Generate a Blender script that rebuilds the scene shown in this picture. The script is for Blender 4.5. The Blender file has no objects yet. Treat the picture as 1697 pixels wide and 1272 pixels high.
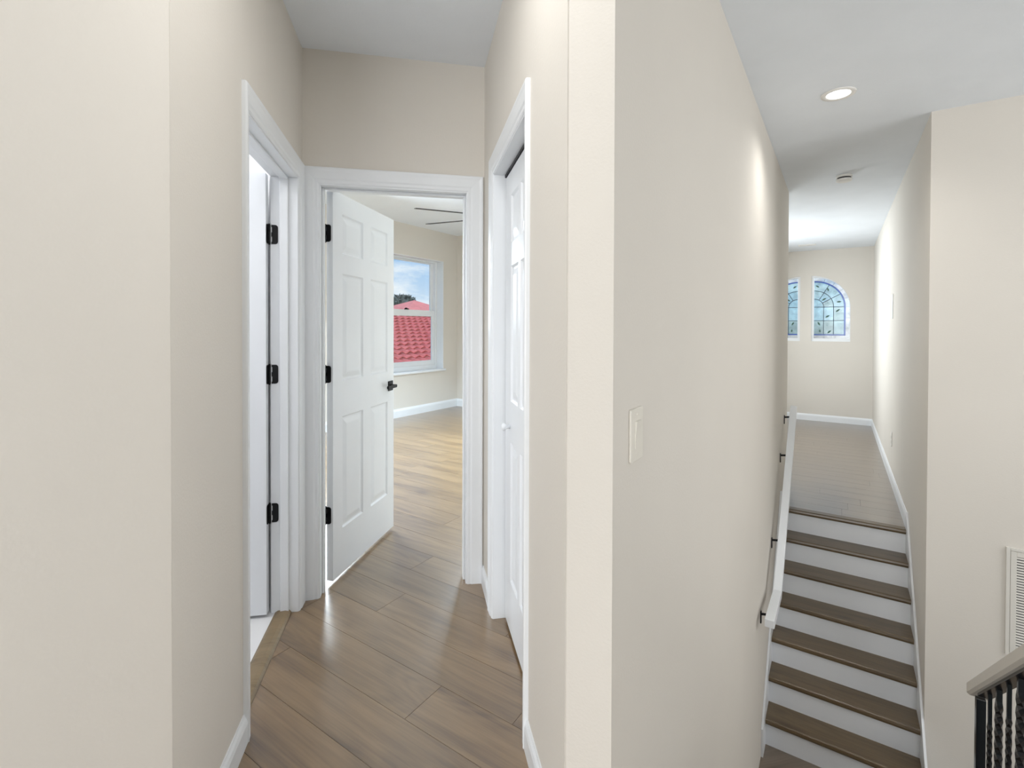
import bpy, bmesh, math, random
from mathutils import Vector, Matrix
random.seed(7)
S = bpy.context.scene
COL = S.collection
Q = math.sqrt(.5)

# ---------------------------------------------------------------- camera
F_PX, HOR, YAW, PITCH, ROLL, EYE = 808.49, 560.29, .1956, .0106, .0032, 1.35
cam = bpy.data.cameras.new('camera'); camo = bpy.data.objects.new('camera', cam); COL.objects.link(camo)
S.camera = camo
fw = Vector((math.sin(YAW), math.cos(YAW), 0)); rt = Vector((math.cos(YAW), -math.sin(YAW), 0)); up = Vector((0, 0, 1))
f2 = fw * math.cos(PITCH) - up * math.sin(PITCH); u2 = up * math.cos(PITCH) + fw * math.sin(PITCH)
r3 = rt * math.cos(ROLL) + u2 * math.sin(ROLL); u3 = u2 * math.cos(ROLL) - rt * math.sin(ROLL)
camo.matrix_world = Matrix(((r3.x, u3.x, -f2.x, 0), (r3.y, u3.y, -f2.y, 0), (r3.z, u3.z, -f2.z, EYE), (0, 0, 0, 1)))
cam.sensor_width = 36; cam.lens = 36 * F_PX / 1697
cam.shift_y = (HOR - F_PX * math.tan(PITCH) - 636) / 1697
cam.clip_start = .02; cam.clip_end = 500

# ---------------------------------------------------------------- world, exposure
S.view_settings.view_transform = 'Standard'; S.view_settings.look = 'None'
S.view_settings.exposure = 0; S.view_settings.gamma = 1; S.view_settings.use_curve_mapping = False
S.cycles.use_denoising = True
S.cycles.max_bounces = 10; S.cycles.diffuse_bounces = 6; S.cycles.transparent_max_bounces = 16
W = bpy.data.worlds.new('sky'); S.world = W; W.use_nodes = True
nt = W.node_tree; nt.nodes.clear()
def N(t, k, **kw):
    n = t.nodes.new(k)
    for a, v in kw.items():
        if a.startswith('i_'):
            n.inputs[a[2:].replace('_', ' ')].default_value = v
        else: setattr(n, a, v)
    return n
def L(t, a, b): t.links.new(a, b)
def ramp(t, stops):
    n = t.nodes.new('ShaderNodeValToRGB'); e = n.color_ramp.elements
    while len(e) < len(stops): e.new(.5)
    for x, (p, c) in zip(e, stops): x.position = p; x.color = (*c, 1)
    return n
tc = N(nt, 'ShaderNodeTexCoord'); sep = N(nt, 'ShaderNodeSeparateXYZ'); L(nt, tc.outputs['Generated'], sep.inputs[0])
mr = N(nt, 'ShaderNodeMapRange'); mr.inputs[1].default_value = -.2; mr.inputs[2].default_value = .8; L(nt, sep.outputs['Z'], mr.inputs[0])
sky = ramp(nt, [(.0, (.30, .30, .28)), (.18, (.42, .44, .44)), (.22, (.68, .80, .90)), (.33, (.33, .56, .84)), (.6, (.16, .38, .78)), (1, (.10, .28, .66))])
L(nt, mr.outputs[0], sky.inputs[0])
mp = N(nt, 'ShaderNodeMapping'); mp.inputs['Scale'].default_value = (1, 1, 3.2); L(nt, tc.outputs['Generated'], mp.inputs[0])
cl = N(nt, 'ShaderNodeTexNoise'); cl.inputs['Scale'].default_value = 7; cl.inputs['Detail'].default_value = 6; cl.inputs['Roughness'].default_value = .6
L(nt, mp.outputs[0], cl.inputs['Vector'])
cr = ramp(nt, [(.46, (0, 0, 0)), (.66, (1, 1, 1))]); L(nt, cl.outputs['Fac'], cr.inputs[0])
hz = N(nt, 'ShaderNodeMapRange'); hz.inputs[1].default_value = 0; hz.inputs[2].default_value = .03; L(nt, sep.outputs['Z'], hz.inputs[0])
mm = N(nt, 'ShaderNodeMath', operation='MULTIPLY'); L(nt, cr.outputs[0], mm.inputs[0]); L(nt, hz.outputs[0], mm.inputs[1])
mx = N(nt, 'ShaderNodeMixRGB'); mx.inputs[2].default_value = (.90, .94, .97, 1); L(nt, mm.outputs[0], mx.inputs[0]); L(nt, sky.outputs[0], mx.inputs[1])
bg = N(nt, 'ShaderNodeBackground'); bg.inputs[1].default_value = 1.15; L(nt, mx.outputs[0], bg.inputs[0])
wo = N(nt, 'ShaderNodeOutputWorld'); L(nt, bg.outputs[0], wo.inputs[0])

def ab(a, b, z=0): return Vector((Q * (a + b), Q * (a - b), z))
def area(name, loc, target, sx, sy, power, color=(1, 1, 1), spread=180):
    l = bpy.data.lights.new(name, 'AREA'); l.shape = 'RECTANGLE'; l.size = sx; l.size_y = sy; l.energy = power; l.color = color; l.spread = math.radians(spread)
    o = bpy.data.objects.new(name, l); COL.objects.link(o); o.location = loc
    o.rotation_euler = (Vector(target) - Vector(loc)).to_track_quat('-Z', 'Y').to_euler(); return o
# rear window daylight, then added fill for foyer, bedroom and far room
area('great_room_window_light', ab(-3.85, .35, 1.5), ab(3, .1, 1.3), 2.8, 2.3, 145, (.97, .985, 1))
area('foyer_fill', ab(2.2, 3.4, 1.1), ab(1.7, -.4, .9), 3.0, 2.8, 74, (.97, .985, 1))  # no window there; added to even out the wall brightness
area('bedroom_fill', ab(3.0, -5.36, 1.7), ab(2.9, -2.6, 0), 1.5, 1.6, 235, (.80, .91, 1))  # added out of sight behind the door to light the bedroom; no window there
area('far_room_fill', ab(7.6, -1.55, 1.6), ab(7.2, .1, 1.3), 2.6, 1.6, 84, (.88, .95, 1))  # unseen area light added on the left to brighten the far room
# unseen ceiling lamps; the hall and bedroom ones are added fill
area('bathroom_lamp', (-1.5, 2.0, 2.55), (-1.5, 2.0, 0), .5, .5, 15, (.98, .99, 1))
area('bedroom_floor_fill', ab(4.5, -3.12, 2.42), ab(4.5, -3.12, 0), .3, .3, 108, (.66, .84, 1), 118)  # added under the fan to brighten the bedroom floor
area('hall_fill', (-.02, 1.15, 2.69), (-.02, 1.15, 0), .35, .35, 6, (1, .99, .97))  # added out of view to even out the hall walls; no fixture
area('far_room_lamp', ab(7.6, -.95, 2.68), ab(7.6, -.95, 0), .4, .4, 19, (.94, .975, 1))
sun = bpy.data.lights.new('sun', 'SUN'); sun.energy = 2.2; sun.angle = math.radians(2); sun.color = (1, .96, .9)
suno = bpy.data.objects.new('sun', sun); COL.objects.link(suno); suno.rotation_euler = (-ab(-.45, 1, 1.15)).to_track_quat('-Z', 'Y').to_euler()

# ---------------------------------------------------------------- materials
def mat(name, base=(.8, .8, .8), rough=.5, metal=0, spec=.5, noise=None, bump=None):
    m = bpy.data.materials.new(name); m.use_nodes = True; t = m.node_tree; b = t.nodes['Principled BSDF']
    b.inputs['Base Color'].default_value = (*base, 1); b.inputs['Roughness'].default_value = rough
    b.inputs['Metallic'].default_value = metal; b.inputs['Specular IOR Level'].default_value = spec
    c = N(t, 'ShaderNodeTexCoord')
    n = N(t, 'ShaderNodeTexNoise'); n.inputs['Scale'].default_value = noise[0] if noise else 3; n.inputs['Detail'].default_value = 4
    L(t, c.outputs['Object'], n.inputs['Vector'])
    k = noise[1] if noise else .02
    r = ramp(t, [(.3, tuple(x * (1 - k) for x in base)), (.7, tuple(min(1, x * (1 + k)) for x in base))])
    L(t, n.outputs['Fac'], r.inputs[0]); L(t, r.outputs[0], b.inputs['Base Color'])
    if bump:
        n2 = N(t, 'ShaderNodeTexNoise'); n2.inputs['Scale'].default_value = bump[0]; n2.inputs['Detail'].default_value = 3
        L(t, c.outputs['Object'], n2.inputs['Vector'])
        bp = N(t, 'ShaderNodeBump'); bp.inputs['Strength'].default_value = bump[1]; bp.inputs['Distance'].default_value = .004
        L(t, n2.outputs['Fac'], bp.inputs['Height']); L(t, bp.outputs[0], b.inputs['Normal'])
    return m
M = {}
M['wall'] = mat('beige_wall_paint', (.70, .665, .61), .75, spec=.25, noise=(1.5, .015), bump=(130, .12))
M['ceiling'] = mat('white_ceiling_paint', (.82, .86, .905), .9, spec=.1, bump=(160, .25))
M['bath'] = mat('white_bath_paint', (.85, .85, .86), .6)
M['trim'] = mat('white_gloss_trim', (.80, .825, .85), .32, spec=.45)
M['door'] = mat('white_door_paint', (.80, .825, .855), .34, spec=.45, bump=(90, .03))
M['riser'] = mat('white_riser_paint', (.84, .865, .90), .3, spec=.5)
M['black'] = mat('black_metal', (.004, .004, .005), .5, spec=.3)
M['iron'] = mat('black_iron', (.005, .005, .006), .22, spec=.6)
M['screw'] = mat('pale_steel', (.75, .75, .75), .3, metal=.6)
M['plastic'] = mat('white_plastic', (.82, .81, .78), .35)
M['almond'] = mat('almond_plastic', (.74, .71, .64), .35)
M['rail'] = mat('taupe_rail_paint', (.60, .57, .52), .35, spec=.4)
M['dark'] = mat('dark_gap', (.04, .04, .045), .7)
M['subfloor'] = mat('dark_underlay', (.06, .045, .03), .9)
M['grille'] = mat('cream_grille', (.70, .68, .63), .45)
M['tile'] = mat('white_floor_tile', (.78, .78, .78), .3)
M['foliage'] = mat('hazed_foliage', (.13, .175, .165), .9, noise=(2, .3))  # distance haze put into the leaf colour as a lighter bluish grey
M['bark'] = mat('bark', (.12, .09, .07), .9)
M['ground'] = mat('outside_ground', (.22, .24, .2), .95, noise=(.3, .2))
M['roof'] = mat('red_clay_tile', (.78, .165, .15), .6, noise=(6, .12), bump=(30, .2))
M['roof_far'] = mat('pale_red_clay_tile', (.80, .26, .24), .7, noise=(3, .1))
M['stucco'] = mat('cream_stucco', (.62, .58, .5), .9)
M['came'] = mat('lead_came', (.025, .05, .08), .5)
M['leafgreen'] = mat('painted_leaf_green', (.03, .10, .07), .4)
M['fan'] = mat('black_fan_blade', (.012, .011, .011), .4)

def wood(name, cols, rough, coat=1.0, grain=1.0):
    m = bpy.data.materials.new(name); m.use_nodes = True; t = m.node_tree; b = t.nodes['Principled BSDF']
    c = N(t, 'ShaderNodeTexCoord'); oi = N(t, 'ShaderNodeObjectInfo')
    of = N(t, 'ShaderNodeMath', operation='MULTIPLY'); of.inputs[1].default_value = 37.; L(t, oi.outputs['Random'], of.inputs[0])
    add = N(t, 'ShaderNodeVectorMath', operation='ADD'); L(t, c.outputs['Object'], add.inputs[0]); L(t, of.outputs[0], add.inputs[1])
    mp = N(t, 'ShaderNodeMapping'); mp.inputs['Scale'].default_value = (.7, 9, 9); L(t, add.outputs[0], mp.inputs[0])
    n1 = N(t, 'ShaderNodeTexNoise'); n1.inputs['Scale'].default_value = 1.6; n1.inputs['Detail'].default_value = 5; n1.inputs['Roughness'].default_value = .62; n1.inputs['Distortion'].default_value = .15
    L(t, mp.outputs[0], n1.inputs['Vector'])
    mp2 = N(t, 'ShaderNodeMapping'); mp2.inputs['Scale'].default_value = (2.2, 90, 90); L(t, add.outputs[0], mp2.inputs[0])
    n2 = N(t, 'ShaderNodeTexNoise'); n2.inputs['Scale'].default_value = 1.4; n2.inputs['Detail'].default_value = 3; L(t, mp2.outputs[0], n2.inputs['Vector'])
    # cathedral figure
    mp3 = N(t, 'ShaderNodeMapping'); mp3.inputs['Scale'].default_value = (.9, 6, 6); L(t, add.outputs[0], mp3.inputs[0])
    n3 = N(t, 'ShaderNodeTexNoise'); n3.inputs['Scale'].default_value = 1.0; n3.inputs['Detail'].default_value = 1; L(t, mp3.outputs[0], n3.inputs['Vector'])
    ml = N(t, 'ShaderNodeMath', operation='MULTIPLY'); ml.inputs[1].default_value = 26; L(t, n3.outputs['Fac'], ml.inputs[0])
    fr = N(t, 'ShaderNodeMath', operation='PINGPONG'); fr.inputs[1].default_value = 1.; L(t, ml.outputs[0], fr.inputs[0])
    s1 = N(t, 'ShaderNodeMath', operation='MULTIPLY_ADD'); s1.inputs[1].default_value = .30 * grain; L(t, n2.outputs['Fac'], s1.inputs[0]); 
    s2 = N(t, 'ShaderNodeMath', operation='MULTIPLY_ADD'); s2.inputs[1].default_value = .09 * grain; L(t, fr.outputs[0], s2.inputs[0]); L(t, s1.outputs[0], s2.inputs[2])
    s0 = N(t, 'ShaderNodeMath', operation='MULTIPLY'); s0.inputs[1].default_value = .74; L(t, n1.outputs['Fac'], s0.inputs[0]); L(t, s0.outputs[0], s1.inputs[2])
    r = ramp(t, [(.36, cols[0]), (.48, cols[1]), (.57, cols[2]), (.68, cols[3])]); L(t, s2.outputs[0], r.inputs[0])
    # knots
    kn = N(t, 'ShaderNodeTexVoronoi'); kn.inputs['Scale'].default_value = 1.0
    mp4 = N(t, 'ShaderNodeMapping'); mp4.inputs['Scale'].default_value = (1.5, 5, 5); L(t, add.outputs[0], mp4.inputs[0]); L(t, mp4.outputs[0], kn.inputs['Vector'])
    kr = ramp(t, [(0, (.45, .42, .4)), (.10, (.82, .8, .78)), (.22, (1, 1, 1))]); L(t, kn.outputs['Distance'], kr.inputs[0])
    mk = N(t, 'ShaderNodeMixRGB', blend_type='MULTIPLY'); mk.inputs[0].default_value = 1; L(t, r.outputs[0], mk.inputs[1]); L(t, kr.outputs[0], mk.inputs[2])
    hv = N(t, 'ShaderNodeMapRange'); hv.inputs[3].default_value = .9; hv.inputs[4].default_value = 1.08; L(t, oi.outputs['Random'], hv.inputs[0])
    vv = N(t, 'ShaderNodeMixRGB', blend_type='MULTIPLY'); vv.inputs[0].default_value = 1; L(t, mk.outputs[0], vv.inputs[1]); L(t, hv.outputs[0], vv.inputs[2])
    L(t, vv.outputs[0], b.inputs['Base Color']); b.inputs['Roughness'].default_value = rough; b.inputs['Specular IOR Level'].default_value = .6; b.inputs['Coat Weight'].default_value = coat; b.inputs['Coat Roughness'].default_value = .3; b.inputs['Coat IOR'].default_value = 1.7
    bp = N(t, 'ShaderNodeBump'); bp.inputs['Strength'].default_value = .05; bp.inputs['Distance'].default_value = .002; L(t, n2.outputs['Fac'], bp.inputs['Height']); L(t, bp.outputs[0], b.inputs['Normal'])
    return m
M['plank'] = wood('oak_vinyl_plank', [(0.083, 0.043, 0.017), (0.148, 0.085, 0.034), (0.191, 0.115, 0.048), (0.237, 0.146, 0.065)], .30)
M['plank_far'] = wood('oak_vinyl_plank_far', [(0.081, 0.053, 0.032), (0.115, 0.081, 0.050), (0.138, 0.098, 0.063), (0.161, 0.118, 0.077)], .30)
M['tread'] = wood('shaded_oak_tread', [(0.076, 0.050, 0.024), (0.109, 0.074, 0.037), (0.128, 0.088, 0.045), (0.150, 0.106, 0.055)], .34, .12)  # same vinyl as the planks, dimmer stair light put into its colour
M['threshold'] = wood('oak_threshold', [(0.130, 0.085, 0.039), (0.184, 0.127, 0.064), (0.211, 0.150, 0.078), (0.239, 0.169, 0.092)], .4, .1)

def glass(name, tint=(1, 1, 1), gloss=.06):
    m = bpy.data.materials.new(name); m.use_nodes = True; t = m.node_tree; t.nodes.clear()
    o = N(t, 'ShaderNodeOutputMaterial'); tr = N(t, 'ShaderNodeBsdfTransparent'); tr.inputs[0].default_value = (*tint, 1)
    g = N(t, 'ShaderNodeBsdfGlossy'); g.inputs['Roughness'].default_value = .02
    mx = N(t, 'ShaderNodeMixShader'); mx.inputs[0].default_value = gloss
    L(t, tr.outputs[0], mx.inputs[1]); L(t, g.outputs[0], mx.inputs[2]); L(t, mx.outputs[0], o.inputs[0]); return m
M['glass'] = glass('window_glass', (.97, .98, .98))
def stained(name, col, clear=.8):
    m = bpy.data.materials.new(name); m.use_nodes = True; t = m.node_tree; t.nodes.clear()
    o = N(t, 'ShaderNodeOutputMaterial'); tr = N(t, 'ShaderNodeBsdfTransparent'); tl = N(t, 'ShaderNodeBsdfTranslucent')
    c = N(t, 'ShaderNodeTexCoord'); n = N(t, 'ShaderNodeTexNoise'); n.inputs['Scale'].default_value = 6; n.inputs['Detail'].default_value = 3; L(t, c.outputs['Object'], n.inputs['Vector'])
    r = ramp(t, [(.35, tuple(x * .82 for x in col)), (.65, col)]); L(t, n.outputs['Fac'], r.inputs[0])
    L(t, r.outputs[0], tr.inputs[0]); L(t, r.outputs[0], tl.inputs[0])
    mx = N(t, 'ShaderNodeMixShader'); mx.inputs[0].default_value = 1 - clear
    g = N(t, 'ShaderNodeBsdfGlossy'); g.inputs['Roughness'].default_value = .1
    m2 = N(t, 'ShaderNodeMixShader'); m2.inputs[0].default_value = .04
    L(t, tr.outputs[0], mx.inputs[1]); L(t, tl.outputs[0], mx.inputs[2]); L(t, mx.outputs[0], m2.inputs[1]); L(t, g.outputs[0], m2.inputs[2]); L(t, m2.outputs[0], o.inputs[0]); return m
M['sg_pale'] = stained('pale_aqua_glass', (.88, 1, 1)); M['sg_mid'] = stained('aqua_glass', (.84, .98, 1)); M['sg_sage'] = stained('sage_glass', (.82, .92, .90))
M['sg_blue'] = stained('blue_border_glass', (.42, .56, .98), .7); M['sg_edge'] = stained('milky_edge_glass', (1, 1, 1), .95)
def emit(name, col, k):
    m = bpy.data.materials.new(name); m.use_nodes = True; t = m.node_tree; t.nodes.clear()
    o = N(t, 'ShaderNodeOutputMaterial'); e = N(t, 'ShaderNodeEmission'); e.inputs[0].default_value = (*col, 1); e.inputs[1].default_value = k; L(t, e.outputs[0], o.inputs[0]); return m
M['lamp'] = emit('lit_lens', (1, .99, .96), 4)

# ---------------------------------------------------------------- mesh helpers
def F0(u, v, w): return Vector((u, v, w))
def FAB(a, b, z): return ab(a, b, z)
class MB:
    def __init__(s): s.v = []; s.f = []
    def ext(s, poly, w0, w1, fr=F0, order=None):
        """extrude polygon (u,v) between w0 and w1 through frame fr; order maps (u,v,w)->frame args"""
        o = order or (lambda u, v, w: (u, v, w)); n = len(poly); k = len(s.v)
        for w in (w0, w1):
            for u, v in poly: s.v.append(fr(*o(u, v, w)))
        s.f.append(list(range(k, k + n))); s.f.append(list(range(k + n, k + 2 * n)))
        for i in range(n): j = (i + 1) % n; s.f.append([k + i, k + j, k + n + j, k + n + i])
        return s
    def box(s, u0, u1, v0, v1, w0, w1, fr=F0):
        return s.ext([(u0, v0), (u1, v0), (u1, v1), (u0, v1)], w0, w1, fr)
    def loft(s, rings, close=True, caps=True):
        k = len(s.v); n = len(rings[0])
        for r in rings: s.v += [Vector(p) for p in r]
        for i in range(len(rings) - 1):
            for j in range(n if close else n - 1):
                a = k + i * n + j; b = k + i * n + (j + 1) % n; s.f.append([a, b, b + n, a + n])
        if caps: s.f.append(list(range(k, k + n))); s.f.append(list(range(k + (len(rings) - 1) * n, k + len(rings) * n)))
        return s
    def tube(s, pts, r, n=8):
        rings = []
        for i, p in enumerate(pts):
            p = Vector(p); d = (Vector(pts[min(i + 1, len(pts) - 1)]) - Vector(pts[max(i - 1, 0)])).normalized()
            x = d.cross(Vector((0, 0, 1))) if abs(d.z) < .9 else d.cross(Vector((1, 0, 0))); x.normalize(); y = d.cross(x)
            rr = r[i] if isinstance(r, (list, tuple)) else r
            rings.append([p + x * rr * math.cos(t * 2 * math.pi / n) + y * rr * math.sin(t * 2 * math.pi / n) for t in range(n)])
        return s.loft(rings)
    def mesh(s, name, m, smooth=False, loc=Vector((0, 0, 0))):
        me = bpy.data.meshes.new(name); me.from_pydata([tuple(p - loc) for p in s.v], [], s.f); me.update()
        b = bmesh.new(); b.from_mesh(me); bmesh.ops.recalc_face_normals(b, faces=b.faces); b.to_mesh(me); b.free()
        if m: me.materials.append(m)
        if smooth:
            for p in me.polygons: p.use_smooth = True
        return me
    def obj(s, name, m, parent=None, bevel=0, smooth=False, kind=None, label=None):
        loc = parent.matrix_basis.translation.copy() if parent and not parent.get('_local') else Vector((0, 0, 0))
        p = parent
        while p and p.parent: p = p.parent; loc += p.matrix_basis.translation
        o = bpy.data.objects.new(name, s.mesh(name, M[m] if m else None, smooth, loc)); COL.objects.link(o)
        if parent: o.parent = parent
        if bevel:
            md = o.modifiers.new('soft_edge', 'BEVEL'); md.width = bevel; md.segments = 2; md.limit_method = 'ANGLE'; md.angle_limit = math.radians(40)
        if kind: o['kind'] = kind
        if label: o['label'] = label
        return o
def empty(name, loc, kind=None):
    o = bpy.data.objects.new(name, None); COL.objects.link(o); o.location = Vector(loc); o.empty_display_size = .1
    if kind: o['kind'] = kind
    return o
def tag(o, label, cat, group=None):
    o['label'] = label; o['category'] = cat
    if group: o['group'] = group
    return o
def rrect(u0, u1, v0, v1, r, n=4, corners=(1, 1, 1, 1)):
    pts = []
    for (cx, cy, a0, c) in ((u1 - r, v1 - r, 0, 0), (u0 + r, v1 - r, 90, 1), (u0 + r, v0 + r, 180, 2), (u1 - r, v0 + r, 270, 3)):
        if corners[c]:
            for i in range(n + 1):
                t = math.radians(a0 + 90 * i / n); pts.append((cx + r * math.cos(t), cy + r * math.sin(t)))
        else: pts.append(((u1, v1), (u0, v1), (u0, v0), (u1, v0))[c])
    return pts

# ---------------------------------------------------------------- plan
XL, XR, YE, T = -.5462, .3568, 2.5615, .116
ZC, ZB = 2.72, 2.93
BL, BR, AV, AE, AF, ZF = -.4248, .4759, 4.0375, 5.6272, 10.015, -.2525
LD0, LD1 = 1.755, 2.455          # opening in left wall
ED0, ED1 = -.463, .261           # opening in hall end wall
CD0, CD1 = 1.560, 2.221          # closet opening
HD, CW = 2.053, .083
ZL = -1.63                       # stair landing
WA0, WA1, WZ0, WZ1 = 4.80, 6.133, .667, 2.452
# --- floors
base = MB().ext([(-4.0, -1.3), (1.2, -1.3), (1.2, -5.6), (6.55, -5.6), (6.55, -1.7), (2.2, -1.7), (1.25, -.5), (1.12, -.45), (1.12, .47), (-.8, .47), (-.8, 3.5), (-4.0, 3.5)], -.22, -.008, FAB).obj('floor', 'subfloor', kind='structure')
def plank_fn(parent, z0, z1, mname):
    cache = {}
    def plank(a0, a1, b0, b1):
        key = (round(b1 - b0, 3), round(a1 - a0, 3)); hx, hy = (b1 - b0) / 2 - .0007, (a1 - a0) / 2 - .0007
        if key not in cache:
            mb = MB()
            mb.box(-hx, hx, -hy, hy, z0, z1)
            cache[key] = mb.mesh('plank', M[mname])
        o = bpy.data.objects.new('plank', cache[key]); COL.objects.link(o); o.parent = parent
        c = ab((a0 + a1) / 2, (b0 + b1) / 2); o.location = c - parent.location; o.rotation_euler = (0, 0, -math.pi / 4); return o
    return plank
PW, PL = .1888, 1.22
joints = {0: -1.2325, 1: -.912, 2: -1.817, 4: -1.977, -1: -1.911, 3: -2.42, 5: -2.75, 6: -1.62}
pk = plank_fn(base, -.008, 0, 'plank')
rnd = random.Random(3)
for i in range(-9, 29):
    a0 = 1.183 + PW * i; a1 = a0 + PW
    if a0 > 6.45: break
    bmin = -1.3 if a1 < .45 else (-2.3 if a0 < 1.1 else -5.5)
    bmax = .45 if a1 < 1.13 else (-.46 if a1 < 1.4 else (-.5 if a1 < 1.95 else (-1.42 if a0 < 2.2 else -1.7)))
    j = joints.get(i, rnd.uniform(-3, -1.8))
    cuts = sorted([j + PL * k for k in range(-6, 6) if bmin + .1 < j + PL * k < bmax - .1])
    ed = [bmin] + cuts + [bmax]
    for x, y in zip(ed[:-1], ed[1:]): pk(a0, a1, x, y)
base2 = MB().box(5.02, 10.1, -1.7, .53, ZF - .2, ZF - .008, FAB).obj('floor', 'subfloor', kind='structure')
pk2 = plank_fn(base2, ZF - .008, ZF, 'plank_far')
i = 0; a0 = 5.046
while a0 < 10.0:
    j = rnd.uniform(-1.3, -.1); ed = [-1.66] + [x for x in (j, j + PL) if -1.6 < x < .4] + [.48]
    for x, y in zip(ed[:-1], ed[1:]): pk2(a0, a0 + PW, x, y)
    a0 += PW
MB().box(3.0, 4.98, -1.7, 3.5, ZL - .2, ZL, FAB).box(.9, 3.0, .3, 3.5, ZL - .2, ZL, FAB).obj('floor', 'plank_far', kind='structure')
MB().box(-2.3, XL - T + .03, 1.36, YE, -.05, .006).obj('floor', 'tile', kind='structure')

# --- walls
def opening_wall(name, u0, u1, o0, o1, oh, z1, t0, t1, along, m='wall', z0=-.2):
    mb = MB(); fr = (lambda u, t, z: Vector((t, u, z))) if along == 'Y' else (lambda u, t, z: Vector((u, t, z)))
    mb.box(u0, o0, t0, t1, z0, z1, fr).box(o1, u1, t0, t1, z0, z1, fr).box(o0, o1, t0, t1, oh, z1, fr)
    return mb.obj(name, m, kind='structure')
JT = .018
opening_wall('wall_left', 1.24, YE, LD0 - JT, LD1 + JT, HD + JT, ZC, XL - T, XL, 'Y')
opening_wall('wall_back', -2.3, .52, ED0 - JT, ED1 + JT, HD + JT, ZB, YE, YE + T, 'X')
opening_wall('wall_right', 1.1266, YE, CD0 - JT, CD1 + JT, HD + JT, ZC, XR, XR + .105, 'Y')
MB().box(1.049, AE, BL - T, BL, ZL, ZC, FAB).obj('wall_stair_left', 'wall', kind='structure')
MB().box(AV, 10.15, BR, BR + T, ZL, ZC, FAB).obj('wall_stair_right', 'wall', kind='structure')
MB().box(AV, AV + T, BR + T, 3.5, ZL, ZC, FAB).obj('wall_foyer_back', 'wall', kind='structure')
MB().box(AE - T, AE, -1.7, BL - T, ZF - .2, ZC, FAB).obj('wall_landing', 'wall', kind='structure')
MB().box(-4.1, .49, -1.38, -1.263, -.2, ZC, FAB).obj('wall_great_room_left', 'wall', kind='structure')
MB().box(-4.1, AV + T, 3.5, 3.62, ZL, ZC, FAB).obj('wall_great_room_right', 'wall', kind='structure')
MB().box(-4.12, -4.0, -1.38, 3.62, -.2, ZC, FAB).obj('wall_great_room_back', 'wall', kind='structure')
MB().box(2.17, 10.15, -1.75, -1.65, -.5, ZB, FAB).box(.287, .5, YE + T - .01, 2.80, -.2, ZB).obj('wall_bedroom_side', 'wall', kind='structure')
MB().box(6.48, 6.6, -5.72, -1.75, -.2, ZB, FAB).obj('wall_bedroom_right', 'wall', kind='structure')
MB().box(1.08, 1.2, -5.72, -2.5, -.2, ZB, FAB).obj('wall_bedroom_left', 'wall', kind='structure')
BW0, BW1 = -5.72, -5.483
mb = MB().box(1.2, WA0, BW0, BW1, -.2, ZB, FAB).box(WA1, 6.48, BW0, BW1, -.2, ZB, FAB).box(WA0, WA1, BW0, BW1, -.2, WZ0 - .03, FAB).box(WA0, WA1, BW0, BW1, WZ1, ZB, FAB)
mb.obj('wall_bedroom_window', 'wall', kind='structure')
mb = MB().box(-2.42, -2.3, 1.3, YE, -.1, 2.6).box(-2.3, XL - T, 1.26, 1.36, -.1, 2.6).box(-2.3, XL - T, YE - .02, YE, -.1, 2.6).box(XL - T - .01, XL - T, 1.36, LD0 - JT, -.1, 2.6).box(XL - T - .01, XL - T, LD0 - JT, YE - .02, HD + JT, 2.6).box(XL - T - .01, XL - T, LD1 + JT, YE - .02, -.1, HD + JT)
mb.obj('wall_bathroom', 'bath', kind='structure')
# far wall with the two quarter-arch openings
AR = .565; RB0, RB1 = -.400, -.400 + AR; LB1, LB0 = -.568, -.568 - AR; AZ0, AZS = 1.135, 1.711
def arch_pts(b_in, sgn, R, z_s, n=18):
    return [(b_in + sgn * R * math.sin(t * math.pi / 2 / n), z_s + R * math.cos(t * math.pi / 2 / n)) for t in range(n + 1)]
bz = lambda u, v, w: (w, u, v)
mb = MB()
for lo, hi in ((-1.75, LB0), (LB1, RB0), (RB1, BR + .02)): mb.box(AF, AF + T, lo, hi, ZF - .2, ZC, FAB)
for lo, hi in ((LB0, LB1), (RB0, RB1)): mb.box(AF, AF + T, lo, hi, ZF - .2, AZ0, FAB)
for b_in, sg in ((RB0, 1), (LB1, -1)):
    pts = arch_pts(b_in, sg, AR, AZS)
    for p, r in zip(pts[:-1], pts[1:]): mb.ext([p, r, (r[0], ZC), (p[0], ZC)], AF, AF + T, FAB, bz)
mb.obj('wall_far', 'wall', kind='structure')
# --- ceilings
mb = MB()
pts = [(-4.1, 3.6), (-4.1, -1.35)]
P = [ab(*p) for p in pts] + [Vector((-.62, 1.2, 0)), Vector((-.62, YE + .05, 0)), Vector((.42, YE + .05, 0))] + [ab(2.2, -1.66), ab(10.12, -1.66), ab(10.12, .55), ab(4.1, .55), ab(4.1, 3.6)]
mb.ext([(p.x, p.y) for p in P], ZC, ZC + .12).obj('ceiling', 'ceiling', kind='structure')
P = [ab(1.1, -5.7), ab(6.58, -5.7), ab(6.58, -1.7), ab(2.08, -1.7), Vector((.3, YE + .06, 0)), Vector((-1.9, YE + .06, 0))]
MB().ext([(p.x, p.y) for p in P], ZB, ZB + .1).obj('ceiling', 'ceiling', kind='structure')
MB().box(-2.42, XL - T + .02, 1.26, YE, 2.6, 2.7).obj('ceiling', 'bath', kind='structure')

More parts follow.
